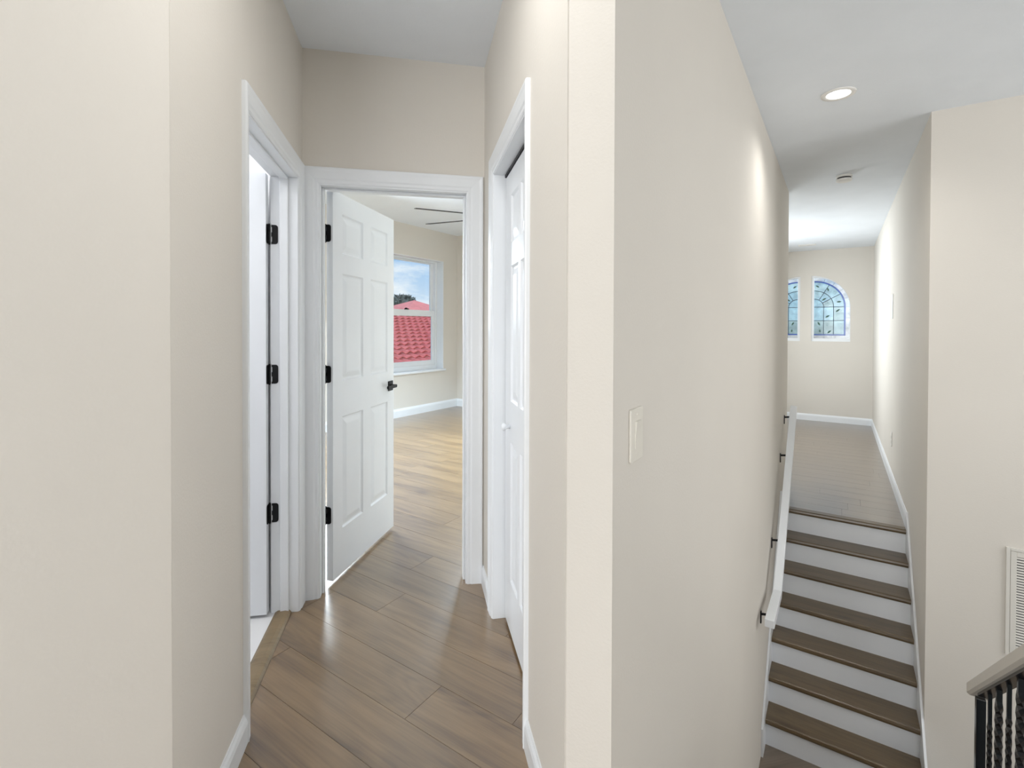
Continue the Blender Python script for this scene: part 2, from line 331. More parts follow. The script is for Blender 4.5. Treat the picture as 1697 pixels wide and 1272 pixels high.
# ---------------------------------------------------------------- trims
PROF = [(0, 0), (0, .006), (.006, .0095), (.018, .0095), (.026, .013), (.060, .015), (.072, .017), (.080, .016), (.083, .011), (.083, 0)]
def casing(name, u0, u1, h, fr, label, s0=1):
    """U-shaped door casing; fr(u, t, z) where t grows out of the wall"""
    e = empty(name, fr((u0 + u1) / 2, 0, 0), 'structure'); e['label'] = label; k = .006
    rows = [[(u0 - k - o * s0, t, 0) for o, t in PROF], [(u0 - k - o * s0, t, h + k + o) for o, t in PROF], [(u1 + k + o, t, h + k + o) for o, t in PROF], [(u1 + k + o, t, 0) for o, t in PROF]]
    R = [[fr(*p) for p in r] for r in rows]
    MB().loft(R[0:2]).obj('casing_leg', 'trim', e); MB().loft(R[1:3]).obj('casing_head', 'trim', e); MB().loft(R[2:4]).obj('casing_leg', 'trim', e)
    return e
def jamb(e, u0, u1, h, d, fr, stop=None):
    """lining of the opening, depth d behind the wall face"""
    for a, b in ((u0 - JT, u0), (u1, u1 + JT)): MB().box(a, b, -d - .002, .004, 0, h, fr).obj('jamb', 'trim', e, bevel=.0015)
    MB().box(u0 - JT, u1 + JT, -d - .002, .004, h, h + JT, fr).obj('head_jamb', 'trim', e, bevel=.0015)
    if stop:
        s0, s1 = stop
        for a, b in ((u0, u0 + .011), (u1 - .011, u1)): MB().box(a, b, -s1, -s0, 0, h, fr).obj('door_stop', 'trim', e, bevel=.003)
        MB().box(u0 + .011, u1 - .011, -s1, -s0, h - .011, h, fr).obj('door_stop', 'trim', e, bevel=.003)
frL = lambda u, t, z: Vector((XL + t, u, z)); frE = lambda u, t, z: Vector((u, YE - t, z)); frR = lambda u, t, z: Vector((XR - t, u, z))
t1 = casing('trim_1', LD0, LD1, HD, frL, 'white moulded casing around the bathroom doorway in the left hall wall', .5); jamb(t1, LD0, LD1, HD, T, frL, (.038, .076))
t2 = casing('trim_2', ED0, ED1, HD, frE, 'white moulded casing around the bedroom doorway at the hall end'); jamb(t2, ED0, ED1, HD, T, frE, (.038, .076))
t3 = casing('trim_3', CD0, CD1, HD, frR, 'white moulded casing around the closet opening in the right hall wall', .5); jamb(t3, CD0, CD1, HD, .105, frR)
def baseboard(name, p0, p1, nrm, z=0, h=.092, t=.014):
    p0 = Vector(p0); p1 = Vector(p1); n = Vector(nrm).normalized()
    prof = [(0, 0), (t, 0), (t, h * .72), (t * .75, h * .86), (t * .4, h * .95), (t * .35, h), (0, h)]
    MB().loft([[p + n * a + Vector((0, 0, z + b)) for a, b in prof] for p in (p0, p1)]).obj(name, 'trim', kind='structure')
baseboard('baseboard_left', (XL, 1.24, 0), (XL, LD0 - .047, 0), (1, 0, 0))
baseboard('baseboard_right', (XR, CD1 + .09, 0), (XR, YE, 0), (-1, 0, 0))
baseboard('baseboard_right', (XR, 1.1266, 0), (XR, CD0 - .047, 0), (-1, 0, 0))
baseboard('baseboard_great_room', ab(-4, -1.263), ab(.49, -1.263), ab(0, 1))
baseboard('baseboard_bedroom_window', ab(1.2, BW1), ab(6.48, BW1), ab(0, 1), h=.13)
baseboard('baseboard_bedroom_right', ab(6.48, BW1), ab(6.48, -1.75), ab(-1, 0), h=.13)
baseboard('baseboard_bedroom_side', ab(6.48, -1.75), ab(2.2, -1.75), ab(0, -1), h=.13)
baseboard('baseboard_far', ab(AF, -1.65), ab(AF, BR), ab(-1, 0), ZF, .115)
baseboard('baseboard_far_right', ab(4.985, BR), ab(AF, BR), ab(0, -1), ZF, .115)
baseboard('baseboard_far_left', ab(AE, -1.65), ab(AF, -1.65), ab(0, 1), ZF, .115)
# threshold strip at the bathroom door
th = MB().loft([[Vector((XL + x, y, z)) for x, z in ((-.10, .0), (-.10, .008), (-.088, .015), (-.052, .018), (-.036, .014), (-.028, .004), (-.028, 0))] for y in (LD0, LD1)])
th.obj('trim_4', 'threshold', kind='structure', label='oak threshold strip across the bathroom doorway')
for o in [x for x in bpy.data.objects if x.name == 'trim_4']:
    pass

# ---------------------------------------------------------------- doors
def raised(mb, u0, u1, v0, v1, fr, t_face, sgn):
    """raised-and-fielded panel on one door face: moulded slope, flat groove, slope up, field"""
    def ring(i, t): return [fr(u0 + i, t, v0 + i), fr(u1 - i, t, v0 + i), fr(u1 - i, t, v1 - i), fr(u0 + i, t, v1 - i)]
    mb.loft([ring(0, t_face), ring(.009, t_face - sgn * .008), ring(.018, t_face - sgn * .008), ring(.044, t_face - sgn * .0015), ring(.05, t_face - sgn * .001)], caps=False)
    r = ring(.05, t_face - sgn * .001); k = len(mb.v); mb.v += r; mb.f.append([k, k + 1, k + 2, k + 3])
def panel_door(e, fr, w, z0, z1, cols, rows, thick, leafname='door_leaf'):
    """slab with openings (frame) plus panel children; fr(u,t,z), t 0..thick"""
    us = [0] + [x for c in cols for x in c] + [w]; zs = [z0] + [x for r in rows for x in r] + [z1]
    mb = MB()
    for i in range(0, len(us) - 1, 2): mb.box(us[i], us[i + 1], 0, thick, z0, z1, fr)
    for c0, c1 in cols:
        for i in range(0, len(zs) - 1, 2): mb.box(c0, c1, 0, thick, zs[i], zs[i + 1], fr)
    leaf = mb.obj(leafname, 'door', e)
    for c0, c1 in cols:
        for r0, r1 in rows:
            p = MB(); raised(p, c0, c1, r0, r1, fr, thick, 1); raised(p, c0, c1, r0, r1, fr, 0, -1); p.obj('door_panel', 'door', e if leafname == 'door_leaf' else leaf)
    return leaf
ROWS = [(.265, .87), (1.06, 1.64), (1.745, 1.957)]
def hinge(e, z, frA, frB, frK):
    """leaf on the jamb (frA), leaf on the door edge (frB), knuckle; frames map (s,out,z): s runs away from the pin"""
    hz = .0445; g = empty('hinge', frK(0, 0, z)); g.parent = e; g.location = frK(0, 0, z) - e.location
    for fr, w in ((frA, .034), (frB, .033)):
        mb = MB(); mb.ext(rrect(.0085, w, z - hz, z + hz, .012, 4, (1, 0, 0, 1)), .0005, .003, fr, lambda u, v, t: (u, t, v))
        for z0, z1 in ((-hz, -hz + .010), (-hz + .034, -.0 + .010), (.034, hz)): mb.box(.0055, .009, .0005, .003, z + z0, z + z1, fr)
        mb.obj('hinge_leaf', 'black', g)
    k = MB()
    for q in range(5):
        a = z - hz + q * .0178; k.tube([frK(0, 0, a + .0004), frK(0, 0, a + .0174)], .0058, 10)
    k.tube([frK(0, 0, z - hz - .004), frK(0, 0, z + hz + .004)], .0042, 8); k.obj('hinge_knuckle', 'black', g)
# bedroom door, standing ajar into the bedroom
PHI = math.radians(67.5); PIN = Vector((ED0 + .002, YE + T + .012, 0)); c, s = math.cos(PHI), math.sin(PHI)
frD = lambda u, t, z: PIN + Vector((c * u + s * (.008 + t), s * u - c * (.008 + t), z))
d1 = empty('door_1', PIN, 'structure'); tag(d1, 'white six-panel bedroom door standing ajar at the hall end', 'door')
panel_door(d1, frD, .73, .022, HD + .012, [(.092, .318), (.412, .638)], ROWS, .035)
frDe = lambda w, o, z: PIN + Vector((c * -o + s * w, s * -o - c * w, z))      # door edge: w runs along thickness
frJ = lambda w, o, z: Vector((ED0 + o, PIN.y - w, z))
for z in (1.84, 1.105, .365): hinge(d1, z, frJ, frDe, lambda a, b, z: PIN + Vector((0, 0, z)))
# lever handle
h = empty('door_handle', frD(.676, .035, .968)); h.parent = d1; h.location = frD(.676, .035, .968) - PIN
MB().ext(rrect(.644, .708, .936, 1.0, .004, 2), .035, .042, frD, lambda u, v, t: (u, t, v)).obj('rosette', 'black', h, bevel=.0015)
MB().tube([frD(.676, .042, .968), frD(.676, .075, .968)], .011, 12).obj('lever_neck', 'black', h, smooth=False)
MB().ext(rrect(.565, .690, .958, .978, .008, 3), .066, .080, frD, lambda u, v, t: (u, t, v)).obj('lever', 'black', h, bevel=.002)
h2 = empty('door_handle', frD(.676, 0, .968)); h2.parent = d1; h2.location = frD(.676, 0, .968) - PIN
MB().ext(rrect(.644, .708, .936, 1.0, .004, 2), -.007, 0, frD, lambda u, v, t: (u, t, v)).obj('rosette', 'black', h2, bevel=.0015)
MB().tube([frD(.676, -.007, .968), frD(.676, -.05, .968)], .011, 12).obj('lever_neck', 'black', h2)
MB().ext(rrect(.565, .690, .958, .978, .008, 3), -.058, -.044, frD, lambda u, v, t: (u, t, v)).obj('lever', 'black', h2, bevel=.002)
# bathroom door, open at a right angle into the bathroom
PB = Vector((XL - T - .008, LD1 - .002, 0)); frB = lambda u, t, z: PB + Vector((-.003 - u, -.0 - t - .0, z))
d2 = empty('door_2', PB, 'structure'); tag(d2, 'white bathroom door swung fully open beyond the left doorway', 'door')
panel_door(d2, frB, .65, .022, HD + .002, [(.10, .28), (.37, .55)], ROWS, .035)
for z in (1.782, 1.13, .48): hinge(d2, z, lambda w, o, z: Vector((PB.x + w + .006, LD1 - o, z)), lambda w, o, z: Vector((PB.x - .003 + o, PB.y - w, z)), lambda a, b, z: PB + Vector((.003, -.003, z)))
# closet bifold
XC = XR + .052; d3 = empty('door_3', (XC, (CD0 + CD1) / 2, 0), 'structure'); tag(d3, 'white six-panel closet door hung from a dark track in the right hall wall', 'door')
wl = CD1 - CD0 - .02; BROWS = [(.24, .85), (1.03, 1.62), (1.72, 1.93)]
for k in (0,):
    y0 = CD1 - .012; frC = lambda u, t, z, y0=y0: Vector((XC + .03 - t, y0 - u, z))
    panel_door(d3, frC, wl, .018, HD - .018, [(.118, .272), (.314, .468)], BROWS, .03, 'sliding_leaf')
def lathe(prof, n, fr):
    return MB().loft([[fr(r * math.cos(t * 2 * math.pi / n), r * math.sin(t * 2 * math.pi / n), x) for t in range(n)] for r, x in prof])
lathe([(.009, 0), (.008, .012), (.013, .018), (.017, .026), (.0165, .032), (.010, .037), (.002, .038)], 14, lambda a, b, x: Vector((XC - x, 2.10 + a, .917 + b))).obj('knob', 'door', d3, smooth=True)
MB().box(XC - .004, XC + .034, CD0, CD1, HD - .012, HD, lambda x, y, z: Vector((x, y, z))).obj('track', 'dark', d3)

# ---------------------------------------------------------------- bedroom window
wA0, wA1 = WA0, WA1; e = empty('window_1', ab((wA0 + wA1) / 2, BW1, WZ0), 'structure'); e['label'] = 'white single-hung bedroom window in a deep reveal looking onto red roof tiles'
B1 = -5.655
mb = MB()
for a0, a1, z0, z1 in ((wA0, wA0 + .05, WZ0, WZ1), (wA1 - .05, wA1, WZ0, WZ1), (wA0 + .05, wA1 - .05, WZ1 - .03, WZ1), (wA0 + .05, wA1 - .05, WZ0, WZ0 + .07)): mb.box(a0, a1, B1 - .06, B1 + .035, z0, z1, FAB)
mb.obj('window_frame', 'trim', e, bevel=.003)
def sash(z0, z1, b0, b1, bw, tw):
    mb = MB(); x0, x1 = wA0 + .05, wA1 - .05
    for a0, a1, p0, p1 in ((x0, x0 + .06, z0, z1), (x1 - .06, x1, z0, z1), (x0 + .06, x1 - .06, z1 - tw, z1), (x0 + .06, x1 - .06, z0, z0 + bw)): mb.box(a0, a1, b0, b1, p0, p1, FAB)
    s_ = mb.obj('sash', 'trim', e, bevel=.003)
    MB().box(x0 + .055, x1 - .055, (b0 + b1) / 2 - .002, (b0 + b1) / 2 + .002, z0 + bw - .004, z1 - tw + .004, FAB).obj('glass_pane', 'glass', s_)
    return s_
sash(1.535, WZ1 - .03, B1 - .05, B1 - .02, .10, .02); lo = sash(WZ0 + .07, 1.635, B1 - .015, B1 + .015, .075, .10)
mb = MB().box(5.40, 5.48, B1 + .015, B1 + .035, 1.635, 1.65, FAB).box(5.43, 5.45, B1 + .0, B1 + .03, 1.65, 1.662, FAB); mb.obj('sash_lock', 'black', lo)
MB().box(wA0 - .03, wA1 + .035, B1 + .035, BW1 + .03, WZ0 - .03, WZ0, FAB).obj('window_sill', 'trim', e, bevel=.004)
mb = MB().box(wA0, wA0 + .008, B1 + .035, BW1, WZ0, WZ1, FAB).box(wA1 - .008, wA1, B1 + .035, BW1, WZ0, WZ1, FAB).box(wA0 + .008, wA1 - .008, B1 + .035, BW1, WZ1 - .008, WZ1, FAB); mb.obj('window_reveal', 'trim', e)

# ---------------------------------------------------------------- stained glass windows
def stained_window(name, b_in, sg, label):
    e = empty(name, ab(AF + .05, b_in + sg * .28, AZ0), 'structure'); e['label'] = label
    A0 = AF + .045; pos = lambda x, z: (b_in + sg * x, z)
    def ex(poly, m, nm, a0=A0, a1=A0 + .006, par=e): return MB().ext([pos(*p) for p in poly], a0, a1, FAB, bz).obj(nm, m, par)
    def arc(cx, cz, R, t0, t1, n=8): return [(cx + R * math.sin(math.radians(t0 + (t1 - t0) * i / n)), cz + R * math.cos(math.radians(t0 + (t1 - t0) * i / n))) for i in range(n + 1)]
    cx, cz = .042, 1.73; R1, R2, R3, R4, R5 = .14, .285, .435, .455, .515; zb = 1.259
    # white frame: outer opening minus inner outline
    outer = [(0, AZ0)] + [(0, AZS + AR)] + arc(0, AZS, AR, 4, 90, 14) + [(AR, AZ0)]
    fm = MB()
    def strip(p, r, w0=A0 - .02, w1=A0 + .03): fm.ext([pos(*x) for x in p + r[::-1]], w0, w1, FAB, bz)
    oa, ia = arc(0, AZS, AR, 0, 90, 14), arc(cx, cz, R5, 0, 90, 14)
    for i in range(14): strip([oa[i], oa[i + 1]], [ia[i], ia[i + 1]])
    strip([(0, AZ0), (0, AZS + AR)], [(cx - .006, 1.185), (cx - .006, cz + R5)]); strip([(0, AZS + AR), (cx, cz + R5)], [(cx - .006, cz + R5), (cx, cz + R5 - .001)]) 
    strip([(0, AZ0), (AR, AZ0)], [(cx - .006, 1.185), (cx + R5, 1.185)]); strip([(AR, AZ0), (AR, AZS)], [(cx + R5, 1.185), (cx + R5, cz)])
    fm.obj('window_frame', 'trim', e)
    # panes
    pick = ['sg_pale', 'sg_mid', 'sg_sage', 'sg_pale', 'sg_mid']; k = 0
    def sector(r0, r1, t0, t1, m, nm='glass_pane'):
        o_ = arc(cx, cz, r1, t0, t1, 5); i_ = arc(cx, cz, r0, t0, t1, 5)[::-1] if r0 > 0 else [(cx, cz)]
        return ex(o_ + i_, m, nm)
    sector(0, R1, 0, 90, 'sg_mid')
    for a, (r0, r1) in enumerate(((R1, R2), (R2, R3))):
        for b in range(3): sector(r0, r1, 30 * b, 30 * b + 30, 'sg_pale' if a else pick[b])
    xs = [0, R1, R2, R3]; zs = [zb, 1.494, cz]; bot = ['sg_sage', 'sg_sage', 'sg_pale', 'sg_mid', 'sg_mid', 'sg_sage']
    for r in range(2):
        for i in range(3): ex([(cx + xs[i], zs[r]), (cx + xs[i + 1], zs[r]), (cx + xs[i + 1], zs[r + 1]), (cx + xs[i], zs[r + 1])], bot[r * 3 + i], 'glass_pane')
    for b in range(4): sector(R3, R4, 22.5 * b, 22.5 * b + 22.5, 'sg_blue', 'border_pane')
    for z0, z1 in ((zb - .020, 1.494), (1.494, cz)): ex([(cx + R3, z0), (cx + R4, z0), (cx + R4, z1), (cx + R3, z1)], 'sg_blue', 'border_pane')
    for x0, x1 in ((0, R1), (R1, R2), (R2, R3)): ex([(cx + x0, zb - .020), (cx + x1, zb - .020), (cx + x1, zb), (cx + x0, zb)], 'sg_blue', 'border_pane')
    for b in range(5): sector(R4, R5, 18 * b, 18 * b + 18, 'sg_edge', 'edge_pane')
    for z0, z1 in ((1.185, 1.36), (1.36, 1.54), (1.54, cz)): ex([(cx + R4, z0), (cx + R5, z0), (cx + R5, z1), (cx + R4, z1)], 'sg_edge', 'edge_pane')
    for x0, x1 in ((0, .15), (.15, .31), (.31, R4)): ex([(cx + x0, 1.185), (cx + x1, 1.185), (cx + x1, zb - .020), (cx + x0, zb - .020)], 'sg_edge', 'edge_pane')
    # lead came
    cm = MB(); cw = .0045; a0, a1 = A0 - .004, A0 + .010
    def seg(p, r, w=cw):
        d = Vector((r[0] - p[0], r[1] - p[1])); d.normalize(); nx, nz = -d.y * w, d.x * w
        cm.ext([pos(p[0] + nx, p[1] + nz), pos(r[0] + nx, r[1] + nz), pos(r[0] - nx, r[1] - nz), pos(p[0] - nx, p[1] - nz)], a0, a1, FAB, bz)
    def curve(R, w=cw):
        p = arc(cx, cz, R, 0, 90, 14)
        for x, y in zip(p[:-1], p[1:]): seg(x, y, w)
    for R in (R1, R2): curve(R)
    for R in (R3, R4): curve(R, .0015)
    for t in (30, 60):
        p, r = arc(cx, cz, R1, t, t, 1)[0], arc(cx, cz, R3, t, t, 1)[0]; seg(p, r)
    for z in (cz, 1.494): seg((cx, z), (cx + R3, z))
    for x in (R1, R2): seg((cx + x, zb), (cx + x, cz))
    for x in (R3, R4): seg((cx + x, zb - .020), (cx + x, cz), .0015)
    for z in (zb, zb - .020): seg((cx, z), (cx + R4, z), .0015)
    for t in (18, 36, 54, 72, 90): seg(arc(cx, cz, R4, t, t, 1)[0], arc(cx, cz, R5, t, t, 1)[0], .0015)
    for z in (1.36, 1.54): seg((cx + R4, z), (cx + R5, z), .0015)
    for x in (.15, .31): seg((cx + x, 1.185), (cx + x, zb - .020), .0015)
    cm.obj('lead_came', 'came', e)
    # painted leaves
    for x, z, t, l in ((.045, 2.09, -35, .05), (.20, 2.03, -75, .045), (.145, 1.862, 35, .06), (.36, 1.815, 5, .055), (.345, 1.665, 40, .06), (.195, 1.565, 35, .06), (.07, 1.44, -60, .055), (.225, 1.30, 45, .06), (.085, 1.315, -85, .04)):
        l *= 1.35; ct, st_ = math.cos(math.radians(t)), math.sin(math.radians(t)); pts = []
        for i in range(7): u = -l / 2 + l * i / 6; pts.append((u, .015 * math.sin(math.pi * i / 6)))
        for i in range(5, 0, -1): u = -l / 2 + l * i / 6; pts.append((u, -.011 * math.sin(math.pi * i / 6)))
        ex([(cx + x + u * ct - v * st_, z + u * st_ + v * ct) for u, v in pts], 'leafgreen', 'leaf', A0 - .005, A0 - .001)
        q = [(cx + x + ct * (-l / 2 - .03 * j / 4) , z - .5 * l * st_ + st_ * (-.03 * j / 4) - .012 * math.sin(j)) for j in range(5)]
    vine = MB()
    for x, z, r in ((.34, 1.60, .03), (.20, 1.43, .035), (.36, 1.42, .04), (.04, 1.98, .03), (.30, 1.97, .035), (.20, 1.78, .028)):
        pts = [pos(cx + x + r * (1 - j / 16) * math.cos(j * .75), z + r * (1 - j / 16) * math.sin(j * .75)) for j in range(13)]
        vine.tube([ab(A0 - .002, p[0], p[1]) for p in pts], .0016, 4)
    vine.obj('vine_scroll', 'leafgreen', e)
    return e
stained_window('window_2', RB0, 1, 'quarter-arch stained glass window, the one rising toward its straight edge beside the other')
stained_window('window_3', LB1, -1, 'mirrored quarter-arch stained glass window partly hidden behind the stair wall')

# ---------------------------------------------------------------- stairs
RUN, RISE, A0S = .1821, .197, 4.9703
st = empty('staircase', ab(A0S - 6 * RUN, .02, ZL), None)
tag(st, 'straight flight with brown oak treads and white risers climbing to the far room', 'staircase')
NB0, NB1 = BL + .014, BR - .014
def nosing(a_front, a_back, z, t=.038):
    r = t / 2; pr = [(a_back, z), (a_front + r * .6, z)] + [(a_front + r * .6 - r * .6 * math.sin(x) , z - r + r * math.cos(x)) for x in (math.pi * .25, math.pi * .5, math.pi * .75)] + [(a_front + r * .6, z - t), (a_back, z - t)]
    loc = ab((a_front + a_back) / 2, (NB0 + NB1) / 2, z)
    mb = MB(); mb.loft([[(b, (a - (a_front + a_back) / 2), zz - z) for a, zz in pr] for b in (-(NB1 - NB0) / 2, (NB1 - NB0) / 2)])
    o = bpy.data.objects.new('tread', mb.mesh('tread', M['tread'])); COL.objects.link(o); o.parent = st; o.location = loc - st.location; o.rotation_euler = (0, 0, -math.pi / 4)
    return o
for k in range(7):
    z = ZF - RISE * k; af = A0S - RUN * k
    nosing(af, af + (RUN + .03 if k else .075), z)
    MB().box(af + .026, af + .036, NB0, NB1, z - RISE, z - .038, FAB).obj('riser', 'riser', st)
for b0, b1 in ((BL + .001, NB0), (NB1, BR - .001)):
    up_ = .115; a_lo, a_hi = A0S - 6.6 * RUN, A0S + .045
    zl = lambda a: ZF + (a - A0S) * RISE / RUN
    poly = [(a_lo, ZL), (a_lo, zl(a_lo) + up_), (a_hi - .02, zl(a_hi - .02) + up_ - .0), (a_hi, ZF + up_), (a_hi, ZF - .3), (a_lo + .3, ZL)]
    MB().ext(poly, b0, b1, FAB, lambda u, v, w: (u, w, v)).obj('skirt_board', 'trim', st)
# hand rail
hb0, hb1 = BL + .048, BL + .104
hr = empty('handrail', ab(4.4, BL + .075, -.3), None); tag(hr, 'white square handrail running up the wall beside the oak treads', 'handrail')
path = [(3.475, -.50), (3.93, -.545), (5.34, .585), (5.37, .60)]
RH = .052
rings = [[ab(a, b, z + dz * RH) for b, dz in ((hb0, -1), (hb1, -1), (hb1, 0), (hb0, 0))] for a, z in [(3.475, -.50), (3.956, -.525), (5.345, .62)]]
MB().loft(rings).obj('rail', 'trim', hr, bevel=.004)
def railz(a): return -.525 + (a - 3.956) * (1.145 / 1.389) if a > 3.956 else -.51
for a in (5.30, 4.95, 4.31, 3.68):
    z = railz(a) - RH; g = empty('bracket', ab(a, BL, z - .05)); g.parent = hr; g.location = ab(a, BL, z - .05) - hr.location
    MB().ext(rrect(a - .012, a + .012, z - .085, z - .004, .006, 3), BL + .0005, BL + .007, FAB, lambda u, v, w: (u, w, v)).obj('bracket_plate', 'black', g)
    MB().tube([ab(a, BL + .006, z - .022), ab(a, BL + .045, z - .016), ab(a, BL + .064, z - .012), ab(a, BL + .076, z - .006)], .0085, 8).obj('bracket_arm', 'black', g)
    MB().box(a - .03, a + .03, BL + .062, BL + .09, z - .008, z - .0005, FAB).obj('bracket_saddle', 'black', g)

# ---------------------------------------------------------------- railing of the descending flight
bb = .42; gr = empty('stair_railing', ab(2.0, bb, -.7), None); tag(gr, 'sloping taupe stair railing with black twisted iron balusters', 'railing')
zr = lambda a: .011 + (2.455 - a) * .764          # top of rail
alo, ahi = 2.325, .9
prof = [(-.032, -.012), (-.032, -.045), (-.024, -.052), (.024, -.052), (.032, -.045), (.032, -.012), (.022, 0), (-.022, 0)]
MB().loft([[ab(a, bb + p, zr(a) + q_) for p, q_ in prof] for a in (alo, ahi)]).obj('rail', 'rail', gr)
MB().loft([[ab(a, bb + p, zr(a) + q_) for p, q_ in ((-.016, -.052), (-.016, -.062), (.016, -.062), (.016, -.052))] for a in (alo - .07, ahi)]).obj('rail_channel', 'iron', gr)
ZS = lambda a: zr(a) - .93
MB().ext([(alo - .05, ZL), (alo - .05, ZS(alo - .05)), (ahi, ZS(ahi)), (ahi, ZL)], bb - .05, bb + .055, FAB, lambda u, v, w: (u, w, v)).obj('trim_5', 'wall', kind='structure', label='wall-coloured knee wall carrying the sloping railing')
MB().box(2.287, 2.312, bb - .0125, bb + .0125, ZS(2.3), zr(2.3) - .055, FAB).obj('post', 'iron', gr, bevel=.001)
def baluster(a, w, tw0, turns):
    z0, z1 = ZS(a), zr(a) - .058; rings = []; n = 70
    for i in range(n + 1):
        z = z0 + (z1 - z0) * i / n; dd = z1 - z
        t = 0 if dd < tw0 else (min(dd, .62) - tw0) * turns * 2 * math.pi
        r = w * .7071 * (1.0 if dd < tw0 or dd > .62 else 1.08)
        rings.append([ab(a, bb, z) + Vector((r * math.cos(t + k * math.pi / 2 + .0), r * math.sin(t + k * math.pi / 2 + .0), 0)) for k in range(4)])
    mb = MB().loft(rings)
    for z in (z0 + .004,): mb.box(a - w, a + w, bb - w, bb + w, z0, z0 + .02, FAB)
    mb.obj('baluster', 'iron', gr)
for i in range(13):
    a = 2.177 - .1045 * i
    if a < .95: break
    baluster(a, .0098 if i % 2 == 0 else .0132, .10 if i % 2 == 0 else .045, 8.5 if i % 2 == 0 else 6.5)
# the flight below the railing (out of sight)
fl = MB()
for k in range(8): fl.box(1.12 + .25 * k, 1.12 + .25 * (k + 1) + .03, BL, bb - .05, ZL - .1 if k > 6 else -.2 * (k + 1) - .2, -.2 * (k + 1), FAB)
fl.obj('floor', 'tread', kind='structure')

# ---------------------------------------------------------------- wall and ceiling fittings
g = empty('air_grille', ab(AV, 1.15, -.26)); tag(g, 'cream louvred return air grille on the wall above the sloping railing', 'vent')
gb0, gb1, gz0, gz1 = .838, 1.45, -.578, .062
def vf(b, z, t): return ab(AV - t, b, z)
vo = lambda u, v, w: (u, v, w)
mb = MB()
for u0, u1, v0, v1 in ((gb0, gb0 + .018, gz0, gz1), (gb1 - .018, gb1, gz0, gz1), (gb0 + .018, gb1 - .018, gz1 - .018, gz1), (gb0 + .018, gb1 - .018, gz0, gz0 + .018)): mb.box(u0, u1, v0, v1, 0, .012, vf)
mb.obj('grille_rim', 'grille', g, bevel=.002)
mb = MB(); i0, i1, j0, j1 = gb0 + .02, gb1 - .02, gz0 + .02, gz1 - .02
for u0, u1, v0, v1 in ((i0, i0 + .026, j0, j1), (i1 - .026, i1, j0, j1), (i0 + .026, i1 - .026, j1 - .03, j1), (i0 + .026, i1 - .026, j0, j0 + .03)): mb.box(u0, u1, v0, v1, 0, .009, vf)
mb.obj('grille_door', 'grille', g, bevel=.0015)
MB().box(i0 + .026, i1 - .026, j0 + .03, j1 - .03, .0003, .001, vf).obj('grille_back', 'dark', g)
mb = MB(); ns = 34
for k in range(ns):
    z = j0 + .03 + (j1 - j0 - .06) * (k + .5) / ns; mb.ext([(z - .0045, .0085), (z - .0030, .0088), (z + .0045, .0026), (z + .0030, .0020)], i0 + .026, i1 - .026, vf, lambda u, v, w: (w, u, v))
mb.obj('louver', 'grille', g, kind='stuff')
def plate(name, label, cat, a0, a1, z0, z1, b, side, m, rocker=True, cat_parts='rocker'):
    g = empty(name, ab((a0 + a1) / 2, b, (z0 + z1) / 2)); tag(g, label, cat); sgn = side
    fr = lambda u, v, t: ab(u, b + sgn * t, v)
    MB().ext(rrect(a0, a1, z0, z1, .006, 3), .0003, .006, fr).obj('face_plate', m, g, bevel=.0015)
    if rocker:
        am, zm = (a0 + a1) / 2, (z0 + z1) / 2
        MB().ext([(zm - .034, .006), (zm - .034, .0075), (zm, .0085), (zm + .034, .0115), (zm + .034, .006)], am - .0165, am + .0165, fr, lambda u, v, w: (w, u, v)).obj(cat_parts, m, g)
        mb = MB()
        for zz in (zm - .05, zm + .05): MB().tube([fr(am, zz, .0058), fr(am, zz, .0068)], .003, 8).obj('screw', m, g)
    return g
plate('light_switch', 'almond rocker light switch on the wall above the handrail side', 'switch', 1.150, 1.238, 1.018, 1.150, BL, 1, 'almond')
plate('wall_panel', 'white rectangular control panel high on the far room wall', 'panel', 6.48, 6.62, 1.46, 1.72, BR, -1, 'plastic', False)
og = plate('power_outlet', 'white power outlet low on the far room wall near the baseboard', 'outlet', 6.44, 6.52, .12, .27, BR, -1, 'plastic', False)
for dz in (-.025, .02): MB().box(6.463, 6.497, BR - .0085, BR - .006, .195 + dz - .014, .195 + dz + .014, FAB).obj('socket', 'plastic', og, bevel=.001)
# recessed lamp
lx, lb = 3.43, -.012
lg = empty('recessed_light', ab(lx, lb, ZC)); tag(lg, 'round white recessed ceiling light shining above the stairs', 'light')
cf = lambda a, b, x: ab(lx + a, lb + b, ZC - x)
MB().loft([[cf(r * math.cos(t * math.pi / 16), r * math.sin(t * math.pi / 16), x) for t in range(32)] for r, x in ((.088, .0005), (.086, .006), (.066, .007), (.060, .003), (.060, .0005))], caps=False).obj('lamp_trim', 'plastic', lg, smooth=True)
MB().loft([[cf(r * math.cos(t * math.pi / 16), r * math.sin(t * math.pi / 16), x) for t in range(32)] for r, x in ((.060, .001), (.0595, .004))]).obj('lamp_lens', 'lamp', lg)
sl = bpy.data.lights.new('recessed_lamp', 'SPOT'); sl.energy = 30; sl.spot_size = math.radians(150); sl.spot_blend = 1; sl.shadow_soft_size = .05; sl.color = (1, .985, .95)
so = bpy.data.objects.new('recessed_lamp', sl); COL.objects.link(so); so.location = ab(lx, lb, ZC - .03); so.parent = None
# smoke detector
sg_ = empty('smoke_detector', ab(5.28, .03, ZC)); tag(sg_, 'small round white smoke detector on the ceiling', 'detector')
sf = lambda a, b, x: ab(5.28 + a, .03 + b, ZC - x)
lathe([(.062, .0005), (.064, .012), (.060, .020)], 28, sf).obj('detector_base', 'plastic', sg_, smooth=False)
lathe([(.052, .018), (.052, .036)], 28, sf).obj('detector_vent', 'dark', sg_)
lathe([(.062, .034), (.060, .050), (.045, .056), (.01, .058)], 28, sf).obj('detector_cap', 'plastic', sg_)
